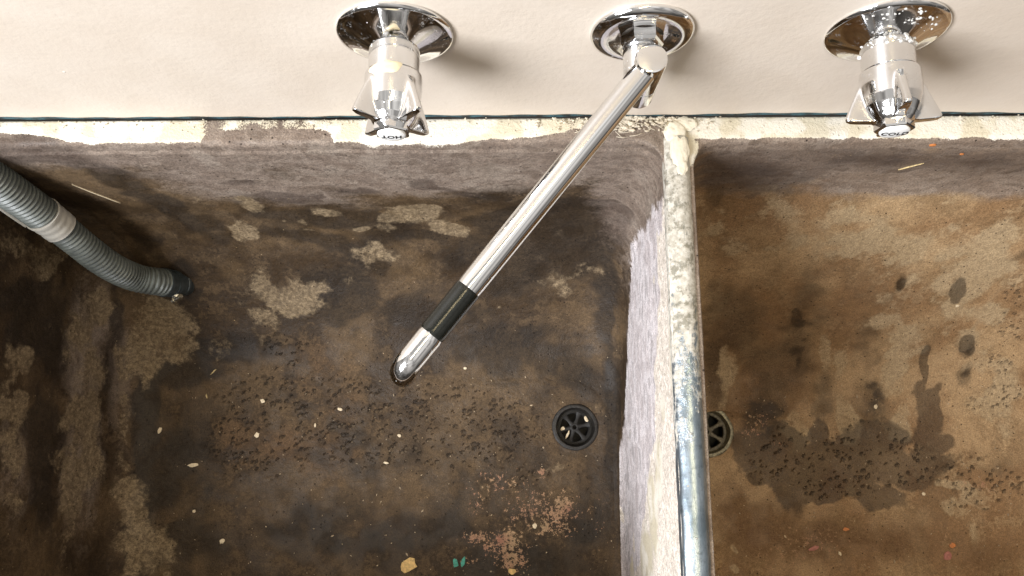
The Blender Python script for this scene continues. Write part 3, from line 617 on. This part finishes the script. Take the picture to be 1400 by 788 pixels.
# ---------------------------------------------------------------- taps
def handle_mesh(phase):
    n = 320; ts = np.concatenate([np.linspace(28, 34, 9), np.linspace(34.6, 57, 40), np.linspace(57.4, 62.2, 18)])
    body_t = [28,28.6,30,38,46,52,57,60,62.2]; body_r = [16.2,17.2,17.7,17.9,17.3,15.9,13.8,12.,10.2]
    fin_t = [28,34,40,48,54,58.0,59.4,60.4,61.2]; fin_r = [16,17.6,20.2,23.6,26.2,27.6,27.2,25.,10.6]
    V = []
    for t in ts:
        b = np.interp(t, body_t, body_r); f = np.interp(t, fin_t, fin_r)
        for k in range(n):
            a = 2*math.pi*k/n; q = ((a-phase+math.pi/4) % (math.pi/2))-math.pi/4
            wq = abs(q)*((b+f)/2)
            s = 1/(1+(wq/2.7)**5.)
            if f > b: r = b+(f-b)*s
            else: r = b
            V.append((r*math.cos(a), -t, r*math.sin(a)))
    F = grid_faces(len(ts), n).tolist(); F.append([(len(ts)-1)*n+k for k in range(n)])
    return V, F
def text_mesh(word, size):
    cu = bpy.data.curves.new('t', 'FONT'); cu.body = word; cu.size = size*MM; cu.align_x = 'CENTER'; cu.align_y = 'CENTER'; cu.extrude = .12*MM; cu.offset = .06*MM; cu.space_character = 1.05
    ob = bpy.data.objects.new('t', cu); C.objects.link(ob); bpy.context.view_layer.update()
    me = bpy.data.meshes.new_from_object(ob.evaluated_get(bpy.context.evaluated_depsgraph_get())); bpy.data.objects.remove(ob); bpy.data.curves.remove(cu)
    return me
def tap(x, z, word, phase, label, flip, tilt, hexphase, crusty, seed):
    root = thing('tap', (x, 248, z), label, 'tap')
    root.rotation_euler = tilt
    esc = [(36,.0),(36.2,1.6),(35.4,2.8),(33.4,3.4),(31.5,3.9),(22,8.2),(14,12.2),(12.4,13.0),(11.5,12.2)]
    build('escutcheon', lathe(esc, 110, 'Y', False), M['chrome'], root)
    # packing nut with flats and the dark spindle
    hx = []
    for t, r in ((10.5,11.6),(15.6,11.6),(16.6,10.6),(17.2,7.6)):
        for k in range(6):
            a = math.pi/3*k+.5; hx.append((r*math.cos(a), -t, r*math.sin(a)))
    build('packing_nut', (hx, grid_faces(4, 6).tolist()+[[18+k for k in range(6)]]), M['crust'], root, False)
    th = [(7.6 if k % 2 else 6.9, 16+.55*k) for k in range(16)]
    build('spindle', lathe(th, 32, 'Y', True), M['near_black'], root)  # black colour stands in for the shaded gap inside the collar
    col = [(12.2,15.5),(13.4,11.6),(14.6,10.8),(15.5,11.4),(15.8,13),(15.6,28),(16.3,28.6),(16.3,29.4)]
    V, F = lathe(col, 96, 'Y', False); build('collar', (V, F), M['chrome'], root)
    build('handle', handle_mesh(phase), M['chrome'], root, True, 50)
    hv = []
    for t, r in ((61.5,10.6),(65.6,10.9),(66.6,10.3),(66.9,9.6)):
        for k in range(6):
            a = math.pi/3*k+hexphase; hv.append((r*1.06*math.cos(a), -t, r*1.06*math.sin(a)))
    build('end_cap', (hv, grid_faces(4, 6).tolist()+[[18+k for k in range(6)]]), M['chrome'], root, False)
    bt = build('button', lathe([(8.7,66.4),(8.7,67.3),(8.2,67.9),(6,68.35),(3,68.6),(.3,68.7)], 48, 'Y', True), M['cap'], root)
    tm = text_mesh(word, 5.6)
    for v in tm.vertices:
        lx, ly = v.co.x, v.co.y
        v.co = Vector((lx, -.0683-(0.00055 - 6*(lx*lx+ly*ly)) - (v.co.z), ly)) if True else v.co
    tob = link('lettering', tm, M['ink'], bt); tob.rotation_euler = (0, flip, 0)
    # gunk in the throat of the collar
    r2 = random.Random(seed); ls = []
    for k in range(150 if crusty else 34):
        a = r2.uniform(.1*math.pi, .9*math.pi) if k % 4 else r2.uniform(0, 6.28); q = r2.uniform(12, 16.2) if crusty else r2.uniform(12.5, 15.8); s = r2.uniform(.25, 1.0)*(1. if crusty else .5)
        ls.append(lump(q*math.cos(a), -r2.uniform(11, 16) if crusty else -r2.uniform(12.5, 15), q*math.sin(a), s*1.3, s, s, k+seed*50, 5, .8))
    if crusty:
        for k in range(80):
            a = r2.gauss(1.45, .4); q = r2.uniform(10, 32); s = r2.uniform(.15, .75)
            ls.append(lump(q*math.cos(a), -(3.9+(31.5-min(q,31.5))*.42), q*math.sin(a), s*1.5, s*.6, s*1.5, k+seed*90, 5, .8))
    g = build('limescale', join(*ls), M['lime'], root, True, 60, kind='stuff'); g['label'] = 'white crust of limescale'
    return root
t1 = tap(-72, 135, 'HOT', math.pi/4+.02, 'chrome tap marked HOT, left of the swivel spout, over the left bowl', math.pi+.05, (0,0,math.radians(-.5)), .52, False, 3)
t2 = tap(234, 135, 'COLD', math.pi/2+.15, 'chrome tap marked COLD, right of the swivel spout, crusted white at its neck', -.14, (0,0,math.radians(-1)), .35, True, 8)

Vp = []; npz = 36
for q, off in ((0,.75),(.5,.75),(.85,.6),(1,.15),(1.02,-.4)):
    for k in range(npz):
        a = 2*math.pi*k/npz; rw = (1+.16*math.sin(2*a+1)+.10*math.sin(5*a))*q
        th = math.radians(98)+rw*math.radians(29)*math.cos(a)*(1.1 if math.cos(a) > 0 else 1); t = 31.5-rw*4.6*math.sin(a)+1.2*rw*math.cos(a)
        R_ = 17.75+off; Vp.append((R_*math.cos(th), -t, R_*math.sin(th)))
sx = build('paint_splotch', (Vp, grid_faces(5, npz).tolist()), plain('cream_splotch', (.86,.76,.52), .4, 0, .05, 5, .2), t1); sx['label'] = 'cream paint splotch on top of the handle'
# ---------------------------------------------------------------- swivel spout
sp_ = thing('swivel_spout', (82, 248, 135), 'long chrome swivel spout with a black band reaching diagonally over the left bowl', 'spout')
build('escutcheon', lathe([(32,0),(32.3,1.6),(31.6,3.2),(29.6,4.6),(27,5.4),(24.2,5.2),(21,4.2),(17.5,3.2),(13,2.8)], 110, 'Y', False), M['chrome'], sp_)
hx = []
for t, r in ((2,13.2),(8.6,13.2),(10.2,12.2),(10.4,10)):
    for k in range(6):
        a = math.pi/3*k+.02; hx.append((r*math.cos(a), -t, r*math.sin(a)))
build('nut', (hx, grid_faces(4, 6).tolist()+[[18+k for k in range(6)]]), M['chrome'], sp_, False)
build('elbow_body', lathe([(9.6,9),(11,10.5),(11.4,12.5),(10.8,13.4),(11.0,15),(11.0,29),(10.4,32),(8.2,33.6),(.4,34)], 72, 'Y', True), M['crust'], sp_, loc=(-1.5,0,0))
V, F = lathe([(.3,-37),(7.6,-37),(9.0,-36.2),(9.6,-34.4),(9.7,-17.4),(9.2,-17.1),(9.2,-16.7),(9.7,-16.4),(9.8,14.2),(9.3,15.6),(8.2,16.0),(.3,16.2)], 72, 'Z', True)
build('swivel_post', (V, F), M['chrome'], sp_, loc=(2.5,-26,0))
a0 = np.array([2.5,-26,6.2]); a1 = np.array([-134.5,-194.5,-8.5]); dirv = a1-a0; L0 = np.linalg.norm(dirv[:2]); u = dirv/np.linalg.norm(dirv); tot = np.linalg.norm(dirv)
uh = np.array([u[0], u[1], 0]); uh /= np.linalg.norm(uh)
def along(t): return a0+u*t
tb = tot*.805; te = tot*.962
build('arm', sweep([along(t) for t in np.linspace(6, tb, 40)], [7.9]*39+[7.7], 64), M['chrome_clean'], sp_)
bandp = np.linspace(tb-1, te+1, 20); build('black_band', sweep([along(t) for t in bandp], [7.4]+[8.15]*18+[7.4], 64), M['black'], sp_)
# chrome nozzle turning down
pts = []; e0 = along(te); dn = np.array([0,0,-1.])
for t in np.linspace(0, 17, 8): pts.append(e0+u*t)
e1 = pts[-1]; Rb = 12.5; a_start = 0; ang = math.acos(max(-1, min(1, u@dn)))
perp = dn-u*(u@dn); perp /= np.linalg.norm(perp)
for t in np.linspace(0, ang*.93, 26)[1:]: pts.append(e1+u*Rb*math.sin(t)+perp*Rb*(1-math.cos(t)))
last = pts[-1]-pts[-2]; last /= np.linalg.norm(last)
for t in range(3): pts.append(pts[-1]+last*1.3)
nn = len(pts); V, F = sweep(pts, [7.6]+[8.1]*(nn-3)+[7.9,7.2], 64, False)
build('nozzle', (V, F), M['chrome'], sp_)
inner = sweep([pts[-1]-last*6, pts[-1]-last*.3], [6.6,7.0], 40, True); build('nozzle_opening', inner, M['void'], sp_)

# ---------------------------------------------------------------- drain hose
ca, sa, cr_, sr_ = math.cos(math.radians(11)), math.sin(math.radians(11)), math.cos(math.radians(.33)), math.sin(math.radians(.33))
HOSE = [[-473.8, 253.0, 53.7], [-445.0, 228.4, 23.5], [-431.5, 212.1, -43.9], [-419.3, 194.9, -105.3], [-403.6, 172.9, -162.6], [-393.6, 165.8, -202.6], [-378.7, 164.5, -223.3], [-367.1, 168.2, -250.0], [-358.1, 176.2, -272.0]]
HOSE_S = (172.0, 325.1)

def spline(P, n):
    P = np.array(P, float); P = np.vstack([2*P[0]-P[1], P, 2*P[-1]-P[-2]]); out = []
    for i in range(1, len(P)-2):
        for t in np.linspace(0, 1, n, endpoint=False):
            a, b, c, d = P[i-1:i+3]; out.append(.5*((2*b)+(-a+c)*t+(2*a-5*b+4*c-d)*t*t+(-a+3*b-3*c+d)*t**3))
    out.append(P[-2]); out = np.array(out); s = np.r_[0, np.cumsum(np.linalg.norm(np.diff(out, axis=0), axis=1))]
    m = int(s[-1]/.55); q = np.linspace(0, s[-1], m); return np.stack([np.interp(q, s, out[:,k]) for k in range(3)], 1), q
hp, hs = spline(HOSE, 40)
hose = thing('drain_hose', hp[-1], 'corrugated grey plastic drain hose lying into the left bowl, wrapped with pale tape', 'hose')
tape_s = HOSE_S[0]; cuff_s = HOSE_S[1]
r = 14.0*np.ones(len(hs)); r = np.where(hs < tape_s, 14.9, 13.7)
ph = (hs % 4.4)/4.4; rid = np.clip(np.cos(ph*2*math.pi)*1.5, -1, 1)*.95; rr_ = r+rid
keep = hs < cuff_s+4
def hchild(name, VF, mat, **kw):
    o = build(name, VF, mat, None, **kw); under(o, hose); return o
hchild('corrugated_tube', sweep(hp[keep], rr_[keep], 44), M['hose'])
k0 = (hs > tape_s-3) & (hs < tape_s+20); tt = (hs[k0]-tape_s+3)/23
tv, tf = sweep(hp[k0], 15.9+.5*np.sin(tt*19)*.35+1.2*(1-tt)**3, 48)
tv = np.array(tv); tv += (fbm(tv, 12, 3, 4)-.5)[:,None]*1.2
hchild('tape_wrap', (tv.tolist(), tf), M['tape'])
# pale strap running back along the underside of the hose
k1 = (hs < tape_s+2); P1 = hp[k1]; T1 = np.gradient(P1, axis=0); T1 /= np.linalg.norm(T1, axis=1)[:,None]
side = np.cross(T1, np.array([0,0,1.])); side /= np.linalg.norm(side, axis=1)[:,None]
st = P1+side*(15.9+1.2*np.sin(hs[k1]*.05))[:,None]+np.array([0,0,2.])
hchild('strap', sweep(st[::4], [2.1]*len(st[::4]), 10, True, .5), M['tape'])
k2 = hs > cuff_s; c2 = hs[k2]; q2 = (c2-c2[0])/(c2[-1]-c2[0])
hchild('rubber_cuff', sweep(hp[k2], np.where(q2 < .08, 15.6, np.where(q2 < .5, 14.6, np.where(q2 < .58, 15.4, 14.9))), 48), M['cuff'])
k3 = (hs > cuff_s+10) & (hs < cuff_s+15.5); P3 = hp[k3]
hchild('hose_clamp', sweep(P3, [15.55]*len(P3), 48), M['cuff'])
mid = P3[len(P3)//2]; T3 = P3[-1]-P3[0]; T3 /= np.linalg.norm(T3)
sd = np.array([.25,-1,.25]); sd = sd-T3*(sd@T3); sd /= np.linalg.norm(sd); tan = np.cross(T3, sd)
base = mid+sd*18.2
scr = sweep([base-tan*7-T3*1, base-tan*5, base-tan*4.9, base+tan*3, base+tan*3.1, base+tan*6.2], [2.2,2.2,3.0,3.0,3.9,3.9], 14)
hchild('clamp_screw', scr, M['steel'], angle=30)
hv = sweep([mid+sd*15, mid+sd*17.4], [5.2,4.6], 8, True); hchild('clamp_housing', hv, M['steel'], angle=20)

# ---------------------------------------------------------------- loose bits lying in the bowls
def surface_frame(p):
    """nearest point of the bowls and the surface axes there (across, up the slope, outwards)"""
    q = ALLV[(np.abs(ALLV-p) < 9).all(1)]; d = np.linalg.norm(q-p, axis=1); o = np.argsort(d)[:40]; q = q[o]; c = q[0]
    n = np.linalg.svd(q-q.mean(0))[2][2]
    if n@np.array([0,-1.,1.]) < 0: n = -n
    u = np.array([1.,0,0]); u -= n*(u@n); u /= np.linalg.norm(u); return c, u, np.cross(n, u), n
def chip(name, x, y, z, L_, W_, ang, th, mat, label, cat, seed, group=None, n=11, flat=False):
    c, u, v, nv = surface_frame(np.array([x, y, z])) if not flat else (np.array([x, y, z]), np.array([1.,0,0]), np.array([0,1.,0]), np.array([0,0,1.])); r2 = random.Random(seed); top = []
    for k in range(n):
        a = 2*math.pi*k/n; q = r2.uniform(.72, 1.12) if L_ < 18 or W_ > 4 else 1.; px, py = q*L_/2*math.cos(a), q*W_/2*math.sin(a)
        top.append((px*math.cos(ang)-py*math.sin(ang), px*math.sin(ang)+py*math.cos(ang)))
    zz = [r2.uniform(.75, 1.2)*th for _ in top]
    V = [(a, b, -.8) for a, b in top]+[(a, b, q*.8) for (a, b), q in zip(top, zz)]+[(a*.75, b*.75, q*1.1) for (a, b), q in zip(top, zz)]
    F = grid_faces(3, n).tolist()+[[2*n+k for k in range(n)], list(range(n))[::-1]]
    o = build(name, (V, F), mat, None, True, 50, loc=tuple(c+nv*.5))
    o.rotation_euler = Matrix((u, v, nv)).transposed().to_euler()
    return tag(o, label, cat, group)
#name, x, y, length, width, angle
chip('paint_chip', -115.6, -138.0, -315.4, 19.4, 16.1, 0.35, 0.9, M['ochre'], 'large ochre yellow chip lying on the left bowl floor, the biggest of the chips', 'chip', 1)
chip('paint_chip', -1.8, -144.7, -315.4, 8.1, 7.3, 0.00, 0.9, M['ochre'], 'small ochre chip in the salmon crust near the divider, left bowl', 'chip', 2)
chip('paint_chip', -63.9, -136.0, -315.5, 6.5, 10.5, 0.17, 0.7, M['green'], 'teal green chip beside its narrower twin, the left one of the pair', 'chip', 3)
chip('paint_chip', -55.1, -134.5, -315.5, 4.8, 12.9, -0.21, 0.7, M['green'], 'narrow teal green chip, the right one of the pair on the bowl floor', 'chip', 4)
chip('paint_chip', -361.7, -28.7, -315.1, 12.4, 4.1, 0.14, 0.8, M['ivory'], 'long ivory sliver on the dark floor below the hose clamp', 'chip', 5)
chip('paint_chip', -324.0, -112.1, -315.4, 5.7, 5.7, 0.00, 0.8, M['ivory'], 'round ivory chip alone on the dark left bowl floor, nearest the front', 'chip', 6)
chip('paint_chip', -355.5, -79.0, -315.1, 4.1, 4.1, 0.00, 0.8, M['ivory'], 'tiny round ivory dot below the long ivory sliver', 'chip', 7)
chip('paint_chip', -290.1, 4.2, -315.5, 5.8, 6.7, 0.00, 0.8, M['ivory'], 'ivory chip beside the pitted patch in the left bowl', 'chip', 8)
chip('paint_chip', -286.5, 43.8, -315.5, 5.0, 5.9, 1.05, 0.8, M['ivory'], 'greyish ivory chip at the upper edge of the pitted patch', 'chip', 9)
chip('paint_chip', -401.1, 9.7, -314.8, 4.2, 8.3, -0.35, 0.8, M['ivory'], 'pale chip standing on edge by the left wall of the left bowl', 'chip', 10)
chip('paint_chip', 23.8, -97.0, -316.7, 5.7, 5.7, 0.00, 0.9, M['ivory'], 'round ivory chip in the salmon crust between drain and front', 'chip', 11)
chip('paint_chip', -197.2, 33.3, -316.5, 6.7, 3.4, -0.44, 0.6, M['ivory'], 'ivory shaving left below the chrome nozzle', 'chip', 12)
chip('paint_chip', -224.9, 14.5, -316.2, 2.5, 5.0, 0.00, 0.6, M['ivory'], 'thin upright shaving in the middle of the left bowl', 'chip', 13)
chip('paint_chip', -130.3, 2.5, -317.3, 5.0, 3.3, -0.61, 0.6, M['ivory'], 'pale shaving below the nozzle tip on pitted concrete', 'chip', 14)
chip('paint_chip', -144.6, -27.6, -317.1, 6.6, 2.5, -0.17, 0.6, M['ivory'], 'flat pale shaving in front of the pitted concrete', 'chip', 15)
chip('paint_chip', -54.6, 79.2, -313.1, 4.2, 3.4, 0.00, 0.6, M['ivory'], 'small pale crumb right of the chrome nozzle', 'chip', 16)
chip('paint_chip', 336.7, 228.4, -7.9, 5.3, 3.5, 0.17, 0.6, M['orange'], 'bright orange chip on the back of the right bowl under the COLD tap', 'chip', 17)
chip('paint_chip', 370.3, 227.3, -24.8, 3.6, 2.4, 0.00, 0.5, M['orange'], 'smaller orange speck right of the bright orange chip', 'chip', 18)
chip('paint_chip', 480.3, -131.3, -315.6, 10.5, 9.7, 0.87, 0.7, M['pink'], 'pink chip on the right bowl floor towards the front', 'chip', 19)
chip('paint_chip', 487.3, -120.5, -315.8, 6.5, 5.7, 0.00, 0.7, M['orange'], 'dull orange chip touching the pink chip', 'chip', 20)
chip('paint_chip', 333.1, -122.7, -315.9, 13.0, 4.9, 0.26, 0.5, M['pink'], 'long pinkish chip on the rusty floor in front of the damp patch', 'chip', 21)
chip('paint_chip', 370.0, -102.8, -316.5, 7.3, 4.1, 0.09, 0.5, M['orange'], 'dull orange chip in front of the damp patch, right bowl', 'chip', 22)
chip('paint_chip', 415.4, 31.4, -314.5, 4.2, 5.9, 0.00, 0.6, M['ivory'], 'pale chip among the drip streaks of the right bowl', 'chip', 23)
chip('paint_chip', 459.8, -64.7, -316.8, 4.1, 4.1, 0.00, 0.6, M['ivory'], 'ivory dot at the right end of the damp patch', 'chip', 24)
chip('paint_chip', 478.4, 136.0, -237.7, 3.9, 3.1, 0.00, 0.6, M['ivory'], 'white crumb at the foot of a dark mark, right bowl', 'chip', 25)
chip('paint_chip', 360.9, -128.3, -315.7, 3.2, 5.7, 0.44, 0.5, M['ivory'], 'white shaving near the front of the right bowl', 'chip', 26)
chip('straw', -346.0, 76.7, -313.5, 9.3, 1.4, 0.79, 0.7, M['straw'], 'short straw lying near the top of the left bowl floor', 'straw', 27)
chip('straw', -351.3, 47.5, -315.1, 1.7, 5.9, 0.26, 0.7, M['straw'], 'tiny upright straw near the left bowl wall', 'straw', 28)
chip('straw', 344.2, 226.3, -52.9, 21.4, 1.0, 0.84, 0.5, M['straw'], 'yellow straw stuck to the back of the right bowl', 'straw', 29)
chip('splinter', -382.4, 222.9, -101.6, 51.1, 1.3, -1.15, 0.5, M['ivory'], 'long thin white sliver stuck on the back of the left bowl above the hose', 'splinter', 30)

chip('splinter', 63.5, 3, -328.0, 11, 3, 1.15, 1., M['ivory'], 'pale splinter lying upright on the black grate of the left drain', 'splinter', 71, flat=True)
chip('paint_chip', 57.5, 9.5, -328.2, 6, 4, .5, .9, M['ivory'], 'cream crumb left of the splinter on the black drain grate', 'chip', 72, flat=True)
chip('paint_chip', 85, 20, -328.0, 4, 8.5, .4, .9, M['ivory'], 'cream flake at the upper right edge inside the black drain', 'chip', 73, flat=True)
# dust and grit too small to count
rg = random.Random(11); parts_ = []
for k in range(430):
    if rg.random() < .5: x, y = rg.uniform(-380, 110), rg.uniform(-165, 90)
    else: x, y = rg.uniform(190, 560), rg.uniform(-165, 60)
    s = rg.uniform(.35, .9)*(1.7 if rg.random() < .06 else 1)
    V = np.array([(1,0,0),(0,1,0),(-1,0,0),(0,-1,0),(0,0,1)])*np.array([s*rg.uniform(.8,2.2), s*.8, s*.7]); a = rg.uniform(0, 6.28)
    V = V@np.array([[math.cos(a), math.sin(a), 0],[-math.sin(a), math.cos(a), 0],[0,0,1]])
    try: z = ground(x, y)
    except ValueError: continue
    parts_.append(((V+np.array([x, y, z+.2])).tolist(), [[0,1,4],[1,2,4],[2,3,4],[3,0,4]]))
o = build('grit', join(*parts_), plain('pale_grit', (.42,.33,.22), .7, 0, .5, 9, .2), None, False, kind='stuff'); tag(o, 'fine pale grit scattered over the floors of both bowls')
